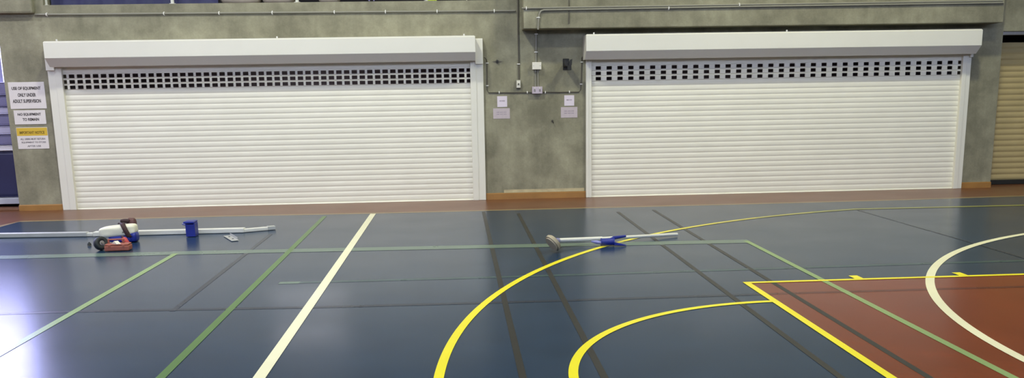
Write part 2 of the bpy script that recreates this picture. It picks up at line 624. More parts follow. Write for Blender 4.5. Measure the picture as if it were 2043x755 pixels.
# unseen fill-light panels added high behind the court, framed as windows
FILL_GLOW = mat('fill_panel_glow', (206, 219, 255), 0.3, emit=FILL_PANEL_STRENGTH)
for k in range(6):
    xa = -15.0 + 4.8 * k
    w2 = bpy.data.objects.new('window_%d' % (k + 2), None)  # window frame and pane added for fill light, unseen
    COL.objects.link(w2)
    w2.location = (xa + 2.0, -11.95, 4.6)
    tag(w2, kind='structure')
    part(MB().box((xa + 0.05, -11.96, 4.65), (xa + 3.95, -11.94, 6.95), FILL_GLOW), 'pane', w2)
    g = MB()
    for a0, a1, b0, b1 in ((0, 4, 4.58, 4.65), (0, 4, 6.95, 7.02), (0, 0.05, 4.65, 6.95), (3.95, 4.0, 4.65, 6.95), (1.97, 2.03, 4.65, 6.95)):
        g.box((xa + a0, -11.999, b0), (xa + a1, -11.92, b1), FRAME)
    part(g, 'window_frame', w2)

# ---- skirtings
for nm, x0, x1, h in (('baseboard_left', -8.70, -8.07, 0.085), ('baseboard_centre', -1.965, -0.48, 0.095), ('baseboard_right', 5.305, 5.78, 0.088)):
    g = MB()
    g.prism([(YW, 0.0), (YW - 0.025, 0.0), (YW - 0.022, h - 0.012), (YW - 0.012, h), (YW, h)], 'x', x0, x1, RUSTY)
    o = struct(g, nm)
    if nm == 'baseboard_centre':
        g = MB()
        n = 24
        for i in range(n):
            xa = -1.70 + 1.20 * i / n
            g.prism([(YW, h), (YW - 0.014 - 0.006 * random.random(), h), (YW - 0.004, h + 0.022 + 0.014 * random.random()), (YW, h + 0.045)], 'x', xa, xa + 1.20 / n, PALE_CAP)
        part(g, 'mortar_fillet', o)

g = MB()
g.box((-16.0, 8.63, 0.0005), (-8.71, 8.87, 0.028), SILL, 0.006)
struct(g, 'trim_1')

# ================================================================== ROLLER SHUTTERS
PITCH = 0.0765


def slat_profile(z0, n, y0, bulge=0.0055):
    """front line of n slats from z0 upwards, each gently bulged with a groove below"""
    P = []
    for k in range(n):
        z = z0 + k * PITCH
        for t, d in ((0.0, 0.0), (0.08, -0.25), (0.16, 0.55), (0.30, 0.85), (0.5, 1.0), (0.72, 0.9), (0.9, 0.55), (0.985, 0.1)):
            P.append((y0 - bulge * d, z + t * PITCH))
    P.append((y0, z0 + n * PITCH))
    return P


def sheet(prof, x0, x1, m, thick=0.006, smooth=True):
    mb = MB()
    n = len(prof)
    f = [(x0, p[0], p[1]) for p in prof] + [(x1, p[0], p[1]) for p in prof]
    mb.add(f, [(i, n + i, n + i + 1, i + 1) for i in range(n - 1)], m, smooth)
    b = [(x0, p[0] + thick, p[1]) for p in prof] + [(x1, p[0] + thick, p[1]) for p in prof]
    mb.add(b, [(i, i + 1, n + i + 1, n + i) for i in range(n - 1)], m, smooth)
    return mb


def perforated(x0, x1, z0, rows, centres, hw, hh, y0, m):
    """rows of bulged slats with real rectangular holes and reveals"""
    mb = MB()
    xs = [x0]
    for c in centres:
        xs += [c - hw / 2, c + hw / 2]
    xs.append(x1)
    for r in range(rows):
        za = z0 + r * PITCH
        zs = [za, za + 0.006, za + (PITCH - hh) / 2, za + (PITCH + hh) / 2, za + PITCH - 0.006, za + PITCH]
        yo = [0.002, -0.005, -0.009, -0.009, -0.005, 0.002]
        for th, flip in ((0.0, False), (0.012, True)):
            vs = [(x, y0 + yo[j] + th, zs[j]) for x in xs for j in range(6)]
            fs = []
            for i in range(len(xs) - 1):
                for j in range(5):
                    if i % 2 == 1 and j == 2:
                        continue
                    q = [i * 6 + j, (i + 1) * 6 + j, (i + 1) * 6 + j + 1, i * 6 + j + 1]
                    fs.append(tuple(reversed(q)) if flip else tuple(q))
            mb.add(vs, fs, m)
        for c in centres:
            a, b = c - hw / 2, c + hw / 2
            ya, yb = y0 - 0.009, y0 + 0.003
            lo, hi = zs[2], zs[3]
            mb.add([(a, ya, lo), (b, ya, lo), (b, ya, hi), (a, ya, hi), (a, yb, lo), (b, yb, lo), (b, yb, hi), (a, yb, hi)],
                   [(0, 1, 5, 4), (2, 3, 7, 6), (1, 2, 6, 5), (3, 0, 4, 7)], m)
    return mb


def roller_shutter(tabs, label, guide_l, guide_r, gw_l, gw_r, hood_x, hood_z, hole0, hole1, nholes, hole_z, hw, hh):
    """white roller shutter, guides face-fixed on the wall; hood_z = (front top, front bottom)"""
    cx = (guide_l + guide_r) / 2
    root = thing('roller_shutter', label, 'roller shutter', (cx, YW, 0.0))
    cl, cr = guide_l + gw_l, guide_r - gw_r
    yc = YW - 0.006                       # curtain line
    zt, zb = hood_z
    # hood: vertical front, bevelled underside running back to the wall
    hd = MB()
    prof = [(YW - 0.002, zb - 0.115), (HOOD_Y + 0.13, zb - 0.115), (HOOD_Y + 0.004, zb - 0.006), (HOOD_Y, zb), (HOOD_Y, zt - 0.012), (HOOD_Y + 0.012, zt), (YW - 0.002, zt)]
    hd.prism(prof, 'x', hood_x[0], hood_x[1], WHITE)
    h = part(hd, 'hood', root)
    # folded seam along the hood's top edge
    s = MB()
    s.box((hood_x[0] + 0.01, HOOD_Y + 0.01, zt), (hood_x[1] - 0.01, HOOD_Y + 0.05, zt + 0.008), WHITE)
    subpart(s, 'hood_flange', h, root)
    for px, py in tabs:
        p = WL(px, py, HOOD_Y + 0.02)
        subpart(MB().box((p.x - 0.012, HOOD_Y + 0.012, zt), (p.x + 0.008, HOOD_Y + 0.03, zt + 0.032), CLIP, 0.003), 'fixing_tab', h, root, 'white fixing tab')
    # end brackets between hood and wall
    for x0, x1 in ((guide_l, hood_x[0]), (hood_x[1], guide_r)):
        if x1 - x0 > 0.03:
            e = MB()
            e.box((x0, YW - 0.10, zb - 0.16), (x1 - 0.0 if x0 > cx else x1, YW - 0.002, zt - 0.02), WHITE, 0.006)
            part(e, 'end_bracket', root)
    # curtain
    z0h = hole_z - PITCH / 2
    nh = 3
    z_bar = 0.052
    n_sl = int(round((z0h - z_bar) / PITCH))
    zc0 = z0h - n_sl * PITCH
    cu = sheet(slat_profile(zc0, n_sl, yc), cl - 0.01, cr + 0.01, WHITE_DIRTY)
    top = slat_profile(z0h + nh * PITCH, 2, yc, 0.005)
    cu2 = sheet(top, cl - 0.01, cr + 0.01, WHITE_DIRTY)
    cu.add(cu2.v, cu2.f, WHITE_DIRTY, True)
    part(cu, 'slat_curtain', root)
    cs = [hole0 + (hole1 - hole0) * i / (nholes - 1) for i in range(nholes)]
    pf = perforated(cl - 0.01, cr + 0.01, z0h, nh, cs, hw, hh, yc, WHITE_DIRTY)
    part(pf, 'vision_slats', root)
    bb = MB()
    bb.prism([(YW - 0.028, 0.004), (YW - 0.002, 0.004), (YW - 0.002, zc0), (YW - 0.02, zc0), (YW - 0.028, zc0 - 0.012)], 'x', cl - 0.005, cr + 0.005, WHITE_DIRTY)
    b = part(bb, 'bottom_bar', root)
    sl = MB()
    sl.box((cl, YW - 0.026, 0.0006), (cr, YW - 0.006, 0.004), RUBBER)
    subpart(sl, 'rubber_seal', b, root)
    # guides: outer flat plus raised channel next to the curtain
    for x0, x1, sgn in ((guide_l, cl, 1), (cr, guide_r, -1)):
        w = x1 - x0
        gd = MB()
        gd.box((x0, YW - 0.055, 0.001), (x1, YW - 0.001, zb - 0.117), WHITE, 0.004)
        xi0, xi1 = (x1 - 0.45 * w, x1 + 0.004) if sgn > 0 else (x0 - 0.004, x0 + 0.45 * w)
        gd.box((xi0, YW - 0.068, 0.001), (xi1, YW - 0.05, zb - 0.117), WHITE, 0.004)
        part(gd, 'guide_rail', root)
    return root


roller_shutter(((113, 78), (553, 76), (926, 73)), 'wide white roller shutter on the left, beside the three wall signs',
               -8.072, -1.970, 0.19, 0.185, (-7.957, -2.083), (2.345, 2.128), -7.876, -2.171, 53, 1.735, 0.078, 0.05)
roller_shutter(((1185, 67), (1570, 61)), 'white roller shutter on the right, below the concrete beam',
               -0.478, 5.295, 0.075, 0.13, (-0.518, 5.252), (2.340, 2.118), -0.292, 5.153, 35, 1.735, 0.078, 0.048)

# ---- tan roller door at the far right
td = thing('roller_door', 'tan beige roller door at the far right edge', 'roller door', (7.6, 9.0, 0.0))
tp = []
TP = 0.088
for k in range(24):
    for t, d in ((0.0, 0.0), (0.15, 0.7), (0.35, 1.0), (0.6, 1.0), (0.82, 0.5), (0.97, 0.0)):
        tp.append((8.99 - 0.014 * d, 0.07 + (k + t) * TP))
tp.append((8.99, 0.07 + 24 * TP))
part(sheet(tp, 5.72, 9.55, TAN), 'slat_curtain', td)
g = MB()
g.box((5.72, 8.95, 0.002), (9.55, 9.0, 0.07), BLACK, 0.005)
part(g, 'bottom_rail', td)
g = MB()
g.box((5.79, 8.62, 2.275), (9.49, 8.70, 2.325), STEEL, 0.004)
part(g, 'lintel_angle', td)

# ================================================================== SIGNS ON THE LEFT COLUMN


def board(name, label, px4, m, y=YW, t=0.006, cat='sign', group=None):
    P = [WL(*p) for p in px4]
    xs0, xs1 = (P[0].x + P[3].x) / 2, (P[1].x + P[2].x) / 2
    zt, zb = (P[0].z + P[1].z) / 2, (P[2].z + P[3].z) / 2
    c = Vector(((xs0 + xs1) / 2, y - t / 2, (zt + zb) / 2))
    root = thing(name, label, cat, c, group)
    return root, xs0, xs1, zb, zt


def lettering(root, body, m, x, z, width, height, y):
    part(text_mesh(body, 0.1, m, (x, y, z), 0.0006, width, height), 'lettering', root)


root, x0, x1, z0, z1 = board('wall_sign', 'largest white sign, topmost of the three on the left column', [(15.5, 165), (88, 163), (93.5, 216), (22, 218.5)], SIGN_WHITE)
g = MB()
g.box((x0, YW - 0.006, z0), (x1, YW - 0.0005, z1), SIGN_WHITE, 0.002)
part(g, 'board', root)
yy = YW - 0.0068
w, h = x1 - x0, z1 - z0
lettering(root, 'USE OF EQUIPMENT', INK, x0 + 0.49 * w, z0 + 0.76 * h, 0.80 * w, 0.135 * h, yy)
lettering(root, 'ONLY UNDER', INK, x0 + 0.49 * w, z0 + 0.52 * h, 0.50 * w, 0.135 * h, yy)
lettering(root, 'ADULT SUPERVISION', INK, x0 + 0.47 * w, z0 + 0.29 * h, 0.78 * w, 0.135 * h, yy)

root, x0, x1, z0, z1 = board('wall_sign', 'middle white sign between the large and the yellow-topped sign', [(25, 220.5), (89.5, 218.5), (93.5, 247), (32.5, 249.5)], SIGN_WHITE)
g = MB()
g.box((x0, YW - 0.006, z0), (x1, YW - 0.0005, z1 - 0.004), SIGN_WHITE, 0.002)
part(g, 'board', root)
w, h = x1 - x0, z1 - z0
lettering(root, 'NO EQUIPMENT', INK, x0 + 0.49 * w, z0 + 0.68 * h, 0.74 * w, 0.21 * h, yy)
lettering(root, 'TO REMAIN', INK, x0 + 0.52 * w, z0 + 0.34 * h, 0.52 * w, 0.20 * h, yy)

root, x0, x1, z0, z1 = board('wall_sign', 'lowest sign of the three, white with a yellow heading band', [(32, 256), (94, 252.5), (99, 295.5), (37.5, 299)], SIGN_WHITE)
g = MB()
g.box((x0, YW - 0.006, z0), (x1, YW - 0.0005, z1), SIGN_WHITE, 0.002)
part(g, 'board', root)
w, h = x1 - x0, z1 - z0
g = MB()
g.box((x0 + 0.004, YW - 0.0068, z0 + 0.61 * h), (x1 - 0.004, YW - 0.0058, z1 - 0.006), SIGN_YELLOW)
part(g, 'heading_band', root, 'yellow heading band')
lettering(root, 'IMPORTANT NOTICE', INK_OLIVE, x0 + 0.5 * w, z0 + 0.76 * h, 0.80 * w, 0.13 * h, YW - 0.0074)
lettering(root, 'ALL USERS MUST RETURN', INK_GREY, x0 + 0.5 * w, z0 + 0.46 * h, 0.80 * w, 0.09 * h, yy)
lettering(root, 'EQUIPMENT TO STORE', INK_GREY, x0 + 0.52 * w, z0 + 0.30 * h, 0.78 * w, 0.09 * h, yy)
lettering(root, 'AFTER USE', INK_GREY, x0 + 0.52 * w, z0 + 0.13 * h, 0.44 * w, 0.08 * h, yy)


def scribble(root, x0, x1, z, h, y, m, words):
    """unreadable print: small upright strokes"""
    g = MB()
    rnd = random.Random(int(abs(x0) * 1000))
    x = x0
    step = (x1 - x0) / 14
    for k in range(14):
        if k in words:
            x += step
            continue
        hh = h * (0.7 + 0.3 * rnd.random())
        sl = step * 0.35 * (rnd.random() - 0.2)
        g.add([(x, y, z - hh / 2), (x + step * 0.45, y, z - hh / 2), (x + step * 0.45 + sl, y, z + hh / 2), (x + sl, y, z + hh / 2)], [(0, 1, 2, 3)], m)
        if rnd.random() > 0.4:
            g.add([(x, y, z - 0.08 * h), (x + step * 0.9, y, z - 0.08 * h), (x + step * 0.9, y, z + 0.10 * h), (x, y, z + 0.10 * h)], [(0, 1, 2, 3)], m)
        x += step
    part(g, 'print', root)


for side, big, small in (('left', [(983.5, 216.5), (1017, 216), (1017.5, 236.8), (984.5, 237.3)], [(991.5, 192), (1011.5, 192.3), (1012, 213.5), (992.5, 213.8)]),
                         ('right', [(1118.5, 214), (1152, 213.5), (1152, 234.5), (1119.5, 235.5)], [(1125, 190.3), (1145.5, 190.3), (1145.5, 211), (1126.5, 211.5)])):
    near = 'left roller shutter' if side == 'left' else 'right roller shutter'
    root, x0, x1, z0, z1 = board('paper_notice', 'small square white notice on the pillar nearest the ' + near, small, PAPER, cat='notice')
    g = MB()
    g.box((x0, YW - 0.004, z0), (x1, YW - 0.0005, z1), PAPER, 0.001)
    part(g, 'sheet', root)
    w, h = x1 - x0, z1 - z0
    scribble(root, x0 + 0.22 * w, x1 - 0.22 * w, z0 + 0.56 * h, 0.17 * h, YW - 0.0046, INK_LILAC, (6,))
    root, x0, x1, z0, z1 = board('paper_notice', 'wider lilac notice below the square notice nearest the ' + near, big, PAPER_B, cat='notice')
    g = MB()
    g.box((x0, YW - 0.004, z0), (x1, YW - 0.0005, z1), PAPER_B, 0.001)
    part(g, 'sheet', root)
    w, h = x1 - x0, z1 - z0
    for zz in (0.62, 0.42):
        scribble(root, x0 + 0.2 * w, x1 - 0.2 * w, z0 + zz * h, 0.12 * h, YW - 0.0046, INK_LILAC, (4, 9))

# ================================================================== CONDUITS AND BOXES


def saddle(g, p, along, r, face='y'):
    """small saddle clip over a pipe at p on a wall facing -Y"""
    w = 0.007
    if along == 'x':
        g.box((p.x - w, p.y - r - 0.006, p.z - r - 0.004), (p.x + w, p.y + r, p.z + r + 0.004), CLIP, 0.003)
        g.box((p.x - w, p.y + r - 0.004, p.z - r - 0.012), (p.x + w, p.y + r + 0.003, p.z + r + 0.012), CLIP, 0.002)
    else:
        g.box((p.x - r - 0.004, p.y - r - 0.006, p.z - w), (p.x + r + 0.004, p.y + r, p.z + w), CLIP, 0.003)
        g.box((p.x - r - 0.012, p.y + r - 0.004, p.z - w), (p.x + r + 0.012, p.y + r + 0.003, p.z + w), CLIP, 0.002)


def conduit(label, pts, r, m, clips=(), name='conduit'):
    root = thing(name, label, 'conduit', pts[0])
    part(MB().tube(pts, r, m, 10), 'pipe', root)
    for p, al in clips:
        g = MB()
        saddle(g, Vector(p), al, r)
        part(g, 'saddle_clip', root, 'white saddle clip')
    return root


RC = 0.014
yp = YW - RC - 0.004
pts = [WL(70, 29, yp), WL(380, 26.5, yp), WL(690, 24, yp), WL(1028, 21.5, yp)]
cl = []
for px in (93, 327, 437, 543, 667, 769, 872, 986):
    py = 29 - (px - 70) * 7.5 / 958
    cl.append((WL(px, py, yp), 'x'))
conduit('long grey conduit along the ledge above the left roller shutter', pts, RC, PVC_GREY, cl)
pts = [WL(1033, -12, yp), WL(1033.5, 60, yp), WL(1035, 120, yp), WL(1035.5, 160, yp)]
conduit('thin dark vertical conduit running down to the small switch box', pts, 0.011, PVC_DARK, [(WL(1034.7, 128, yp), 'z')])
# on the beam
yb = HOOD_Y - RC - 0.004
p0, p1, p2 = WL(1041, 16.5, yb), WL(1500, 9, yb), WL(2000, 1.5, yb)
conduit('upper grey conduit along the front of the concrete beam', [p0, p1, p2], RC, PVC_GREY, [(WL(1050, 16.8, yb), 'x'), (WL(1475, 9.5, yb), 'x')])
q0 = WL(1076, 20.5, yb)
q0 = Vector((q0.x, yb, q0.z))
pts = [WL(2002, 5.5, yb), WL(1500, 13, yb), WL(1085, 20, yb), q0 + Vector((0.02, 0, -0.012)), q0 + Vector((0.0, 0, -0.05)), WL(1074.5, 40, yb), WL(1073.5, 59, yb)]
conduit('lower grey conduit along the beam, with a bend down at its left end', pts, RC, PVC_GREY,
        [(WL(1334, 16.2, yb), 'x'), (WL(1074.3, 35, yb), 'z')])
conduit('vertical grey conduit from below the beam to the white junction box', [WL(1069.8, 61, yp), WL(1069.5, 90, yp), WL(1069.5, 124.6, yp)], RC, PVC_GREY,
        [(WL(1070, 68, yp), 'z'), (WL(1069.5, 104, yp), 'z')])
for k, (a, b) in enumerate((((1068, 137), (1068, 174)), ((1073, 137), (1074, 174)))):
    conduit('left of two short pipes between the junction box and the outlet' if k == 0 else 'right of two short pipes between the junction box and the outlet',
            [WL(a[0], a[1], YW - 0.011), WL(b[0], b[1], YW - 0.011)], 0.010, PVC_GREY)
# thin cable loop round the pillar
yc_ = YW - 0.012
zl = WL(1000, 184.5).z
pts = [WL(966, 115, YW - 0.105), WL(968, 116, YW - 0.07), WL(970.5, 119, YW - 0.03), WL(971.5, 124, yc_), WL(972, 150, yc_), WL(972, 180, yc_), WL(975, 185, yc_), WL(1020, 184.8, yc_), WL(1061, 184.5, yc_)]
conduit('thin cable from the left shutter hood across to the outlet', pts, 0.007, PVC_DARK,
        [(WL(972, 126, yc_), 'z'), (WL(972.3, 171, yc_), 'z'), (WL(996, 185, yc_), 'x'), (WL(1052, 184.6, yc_), 'x')], 'cable')
pts = [WL(1081, 184.3, yc_), WL(1120, 183.9, yc_), WL(1155, 183.5, yc_), WL(1159, 179, yc_), WL(1160, 150, yc_), WL(1161, 118, yc_), WL(1161.5, 115, YW - 0.03), WL(1162, 114, YW - 0.05)]
conduit('thin cable from the outlet up to the right shutter hood', pts, 0.007, PVC_DARK,
        [(WL(1088, 184.3, yc_), 'x'), (WL(1136, 183.8, yc_), 'x'), (WL(1159.5, 168, yc_), 'z'), (WL(1161, 124, yc_), 'z')], 'cable')

# junction box
a, b = WL(1061.5, 125), WL(1079, 138.5)
root = thing('junction_box', 'white junction box on the pillar above the double outlet', 'junction box', ((a.x + b.x) / 2, YW, b.z))
part(MB().box((a.x, YW - 0.06, b.z), (b.x, YW - 0.001, a.z), PVC_WHITE, 0.006), 'body', root)
part(MB().box((a.x - 0.003, YW - 0.07, b.z - 0.003), (b.x + 0.003, YW - 0.058, a.z + 0.003), PVC_WHITE, 0.004), 'lid', root)
for sx in (a.x + 0.015, b.x - 0.015):
    part(MB().tube([(sx, YW - 0.072, (a.z + b.z) / 2), (sx, YW - 0.066, (a.z + b.z) / 2)], 0.005, STEEL, 8), 'screw', root)
# double outlet
a, b = WL(1061.5, 173.5), WL(1081, 186.5)
root = thing('power_outlet', 'lilac grey double power outlet low on the pillar', 'power outlet', ((a.x + b.x) / 2, YW, b.z))
part(MB().box((a.x, YW - 0.05, b.z), (b.x, YW - 0.001, a.z), PVC_LILAC, 0.006), 'back_box', root)
part(MB().box((a.x - 0.004, YW - 0.062, b.z - 0.003), (b.x + 0.004, YW - 0.048, a.z + 0.003), PVC_LILAC, 0.004), 'face_plate', root)
xm, zm = (a.x + b.x) / 2, (a.z + b.z) / 2
for s in (-1, 1):
    g = MB()
    g.box((xm + s * 0.038 - 0.012, YW - 0.066, zm - 0.02), (xm + s * 0.038 + 0.012, YW - 0.0615, zm + 0.012), INK_GREY, 0.002)
    part(g, 'socket', root)
    g = MB()
    g.box((xm + s * 0.038 - 0.008, YW - 0.068, zm + 0.02), (xm + s * 0.038 + 0.008, YW - 0.0615, zm + 0.034), PVC_WHITE, 0.002)
    part(g, 'rocker_switch', root)
# switch box
a, b = WL(1029, 159.5), WL(1039, 176.5)
root = thing('switch_box', 'small grey switch box at the foot of the dark conduit', 'switch', ((a.x + b.x) / 2, YW, b.z))
part(MB().box((a.x, YW - 0.05, b.z), (b.x, YW - 0.001, a.z), PVC_GREY, 0.008), 'body', root)
xm, zm = (a.x + b.x) / 2, (a.z + b.z) / 2
part(MB().box((a.x + 0.008, YW - 0.056, b.z + 0.01), (b.x - 0.008, YW - 0.048, a.z - 0.01), PVC_WHITE, 0.004), 'face_plate', root)
part(MB().tube([(xm, YW - 0.074, zm), (xm, YW - 0.055, zm)], 0.013, PVC_DARK, 14), 'key_switch', root)
# black projecting bracket
c = WL(1129, 127)
root = thing('wall_bracket', 'black steel bracket projecting from the pillar', 'bracket', (c.x, YW, c.z))
g = MB()
g.box((c.x - 0.045, YW - 0.012, c.z - 0.09), (c.x + 0.045, YW - 0.001, c.z + 0.07), BLACK, 0.004)
part(g, 'wall_plate', root)
g = MB()
g.box((c.x - 0.035, YW - 0.26, c.z - 0.045), (c.x + 0.03, YW - 0.01, c.z + 0.015), BLACK, 0.006)
part(g, 'arm', root)
g = MB()
for s, dz in ((-1, 0.045), (1, 0.055)):
    g.prism([(c.x + s * 0.012, c.z - 0.05), (c.x + s * 0.05, c.z - 0.03), (c.x + s * 0.058, c.z + dz), (c.x + s * 0.03, c.z + dz - 0.01), (c.x + s * 0.012, c.z + 0.01)], 'y', YW - 0.28, YW - 0.23, BLACK)
g.box((c.x - 0.01, YW - 0.275, c.z - 0.10), (c.x + 0.045, YW - 0.235, c.z - 0.03), BLACK, 0.006)
part(g, 'forked_head', root)
# small dark anchor left of the switch conduit
c = WL(992, 123)
root = thing('wall_anchor', 'small dark star shaped fixing on the pillar beside the left shutter', 'wall fixing', (c.x, YW, c.z))
g = MB()
n = 16
ring = []
for i in range(n):
    r = (0.075 if i % 4 == 0 else 0.03) * (0.6 if i % 8 == 4 else 1.0)
    a = 2 * math.pi * i / n
    ring.append((c.x + r * math.cos(a), c.z + r * 0.75 * math.sin(a)))
g.prism(ring, 'y', YW - 0.006, YW - 0.0005, PVC_DARK)
part(g, 'spider_plate', root)
part(MB().tube([(c.x, YW - 0.03, c.z), (c.x, YW - 0.004, c.z)], 0.018, BLACK, 6), 'bolt', root)
# small hook lower on the pillar
c = WL(1102, 243)
root = thing('wall_hook', 'tiny dark hook alone in the middle of the pillar', 'hook', (c.x, YW, c.z))
part(MB().tube([(c.x, YW - 0.001, c.z + 0.012), (c.x, YW - 0.03, c.z + 0.01), (c.x + 0.004, YW - 0.04, c.z - 0.006), (c.x + 0.01, YW - 0.036, c.z - 0.02)], 0.007, BLACK, 8), 'shank', root)
part(MB().tube([(c.x, YW - 0.006, c.z + 0.012), (c.x, YW - 0.0005, c.z + 0.012)], 0.018, PVC_DARK, 12), 'rose', root)
# dark drip fixing under the beam conduit
c = WL(1135, 40, HOOD_Y)
root = thing('wire_stub', 'short dark wire stub hanging on the beam face', 'wire', (c.x, HOOD_Y, c.z))
part(MB().tube([WL(1135.5, 0, HOOD_Y - 0.006), WL(1135.5, 25, HOOD_Y - 0.006), WL(1135, 47, HOOD_Y - 0.006)], [0.007, 0.007, 0.010], PVC_DARK, 8), 'wire', root)

# ================================================================== GALLERY EDGE THINGS
ZG = 2.861
root = thing('guard_rail', 'white guard rail posts on the gallery ledge above the left shutter', 'guard rail', (-4.8, YW + 0.12, ZG))
for px in (91, 344, 593, 852):
    p = WL(px, 4, YW + 0.10)
    g = MB()
    g.tube([(p.x, p.y, ZG + 0.001), (p.x, p.y, ZG + 1.0)], 0.024, POST_WHITE, 12)
    g.tube([(p.x, p.y, ZG), (p.x, p.y, ZG + 0.012)], 0.045, POST_WHITE, 12)
    part(g, 'post', root)
g = MB()
g.tube([(-8.03, YW + 0.10, ZG + 1.0), (-1.5, YW + 0.10, ZG + 1.0)], 0.026, POST_WHITE, 12)
g.tube([(-8.03, YW + 0.10, ZG + 0.55), (-1.5, YW + 0.10, ZG + 0.55)], 0.018, POST_WHITE, 12)
part(g, 'rail', root)
# navy banner cloth
x0, x1 = WL(101, 4, YW + 0.16).x, WL(435, 4, YW + 0.16).x
g = MB()
vs, fs = [], []
n = 60
for i in range(n + 1):
    x = x0 + (x1 - x0) * i / n
    y = YW + 0.17 + 0.012 * math.sin(i * 0.9) + 0.008 * math.sin(i * 2.3)
    vs += [(x, y, ZG + 0.004 + 0.004 * math.sin(i * 1.3)), (x, y + 0.01, ZG + 0.9)]
    if i:
        fs.append((2 * i - 2, 2 * i, 2 * i + 1, 2 * i - 1))
g.add(vs, fs, NAVY, True)
g.add([(v[0], v[1] + 0.006, v[2]) for v in vs], [tuple(reversed(f)) for f in fs], NAVY, True)
o = g.build('banner', None, (x0, YW + 0.17, ZG))
tag(o, 'navy blue cloth hung behind the gallery guard rail', 'banner')


def soft_bag(name, label, cat, px0, px1, hgt, depth, m, y, z=ZG, seed=0):
    """slumped canvas bag: rounded box with lumpy surface"""
    x0, x1 = WL(px0, 5, y).x, WL(px1, 5, y).x
    rnd = random.Random(seed)
    bm = bmesh.new()
    bmesh.ops.create_cube(bm, size=1.0)
    bmesh.ops.subdivide_edges(bm, edges=bm.edges[:], cuts=7, use_grid_fill=True)
    ph = [rnd.random() * 6 for _ in range(4)]
    for v in bm.verts:
        p = v.co
        k = (abs(2 * p.x) ** 5 + abs(2 * p.y) ** 5 + abs(2 * p.z) ** 5) ** (1 / 5)
        p /= max(k, 1e-6)
        l_ = 1 + 0.05 * math.sin(9 * p.x + ph[0]) * math.cos(7 * p.z + ph[1])
        v.co = Vector((p.x * (x1 - x0), p.y * depth * l_, max(-0.5, p.z) * hgt * (1 + 0.08 * math.sin(8 * p.x + ph[2]) if p.z > 0 else 1)))
    g = MB().frombm(bm, m, True)
    cx = (x0 + x1) / 2
    g.xform(Matrix.Translation((cx, y + depth / 2, z + hgt / 2)))
    root = thing(name, label, cat, (cx, y + depth / 2, z))
    part(g, 'body', root)
    for t in (0.3, 0.7):
        s = MB()
        xx = x0 + (x1 - x0) * t
        s.tube([(xx - 0.05, y + 0.02, z + hgt * 0.97), (xx - 0.03, y + 0.03, z + hgt + 0.08), (xx + 0.03, y + 0.03, z + hgt + 0.08), (xx + 0.05, y + 0.02, z + hgt * 0.97)], 0.009, STRAP, 8)
        part(s, 'handle', root)
    return root


soft_bag('canvas_bag', 'grey canvas bag on the gallery ledge beside the navy banner', 'bag', 436, 519, 0.34, 0.3, CANVAS, YW + 0.16, seed=1)
soft_bag('canvas_bag', 'grey canvas bag on the gallery ledge left of the second-last post', 'bag', 521, 586, 0.30, 0.3, CANVAS, YW + 0.16, seed=2)
soft_bag('canvas_bag', 'small grey canvas bag standing alone right of the middle posts', 'bag', 634, 676, 0.30, 0.28, CANVAS, YW + 0.16, seed=3)
for px0, px1, lbl in ((730, 737.5, 'thin lilac strap hanging over the gallery ledge, left of the two'), (747, 742, 'thin lilac strap hanging over the gallery ledge, right of the two')):
    a, b = WL(px0 + (3 if px0 < 740 else 0), -6, YW + 0.06), WL(px1 if px0 < 740 else 746, 6, YW + 0.06)
    g = MB()
    g.tube([(a.x, a.y, ZG + 0.5), (a.x, a.y, ZG + 0.06), (b.x, b.y, ZG + 0.01)], 0.010, THIN_BLUE, 8)
    o = g.build('hanging_strap', None, (b.x, b.y, ZG))
    tag(o, lbl, 'strap', 'lilac straps at the gallery')
p = WL(862, 4, YW + 0.012)
g = MB()
n = 10
ring = [(p.x - 0.06, ZG + 0.001), (p.x + 0.07, ZG + 0.001), (p.x + 0.04, ZG + 0.03), (p.x + 0.03, ZG + 0.12), (p.x - 0.03, ZG + 0.16), (p.x - 0.05, ZG + 0.05)]
g.prism(ring, 'y', p.y, p.y + 0.035, LIME)
tag(g.build('folded_bib', None, (p.x, p.y, ZG)), 'lime yellow cloth bib dropped beside the right-hand gallery post', 'bib')
g = MB()
a, b = WL(995, 3, YW + 0.2), WL(1026, 3, YW + 0.2)
g.box((a.x, a.y, ZG), (b.x, a.y + 0.05, ZG + 0.4), RUST_BOARD, 0.004)
g.box((a.x + 0.03, a.y - 0.02, ZG), (a.x + 0.07, a.y, ZG + 0.4), RUST_BOARD, 0.003)
tag(g.build('timber_board', None, (a.x, a.y, ZG)), 'rust brown timber board at the right end of the gallery ledge', 'board')
p = WL(928, 3, YW + 0.1)
g = MB()
g.tube([(p.x - 0.02, p.y, ZG + 0.1), (p.x, p.y, ZG + 0.05), (p.x + 0.03, p.y, ZG + 0.012)], 0.012, BAG_WHITE, 8)
tag(g.build('rope_end', None, (p.x, p.y, ZG)), 'short cream rope end on the gallery ledge, far from the bags', 'rope')

# ================================================================== MATS AT THE LEFT EDGE
YM = 9.2


def gym_mat(label, z, h, m, xr, y0=YM, dep=1.6, x0=-11.0, bev=0.03):
    root = thing('gym_mat', label, 'gym mat', ((x0 + xr) / 2, y0 + dep / 2, z))
    part(MB().box((x0, y0, z), (xr, y0 + dep, z + h), m, bev), 'cover', root)
    g = MB()
    for zz in (z + 0.012, z + h - 0.012):
        g.tube([(x0 + bev, y0 - 0.001, zz), (xr - bev, y0 - 0.001, zz)], 0.006, m, 6)
    part(g, 'piping', root)
    return root


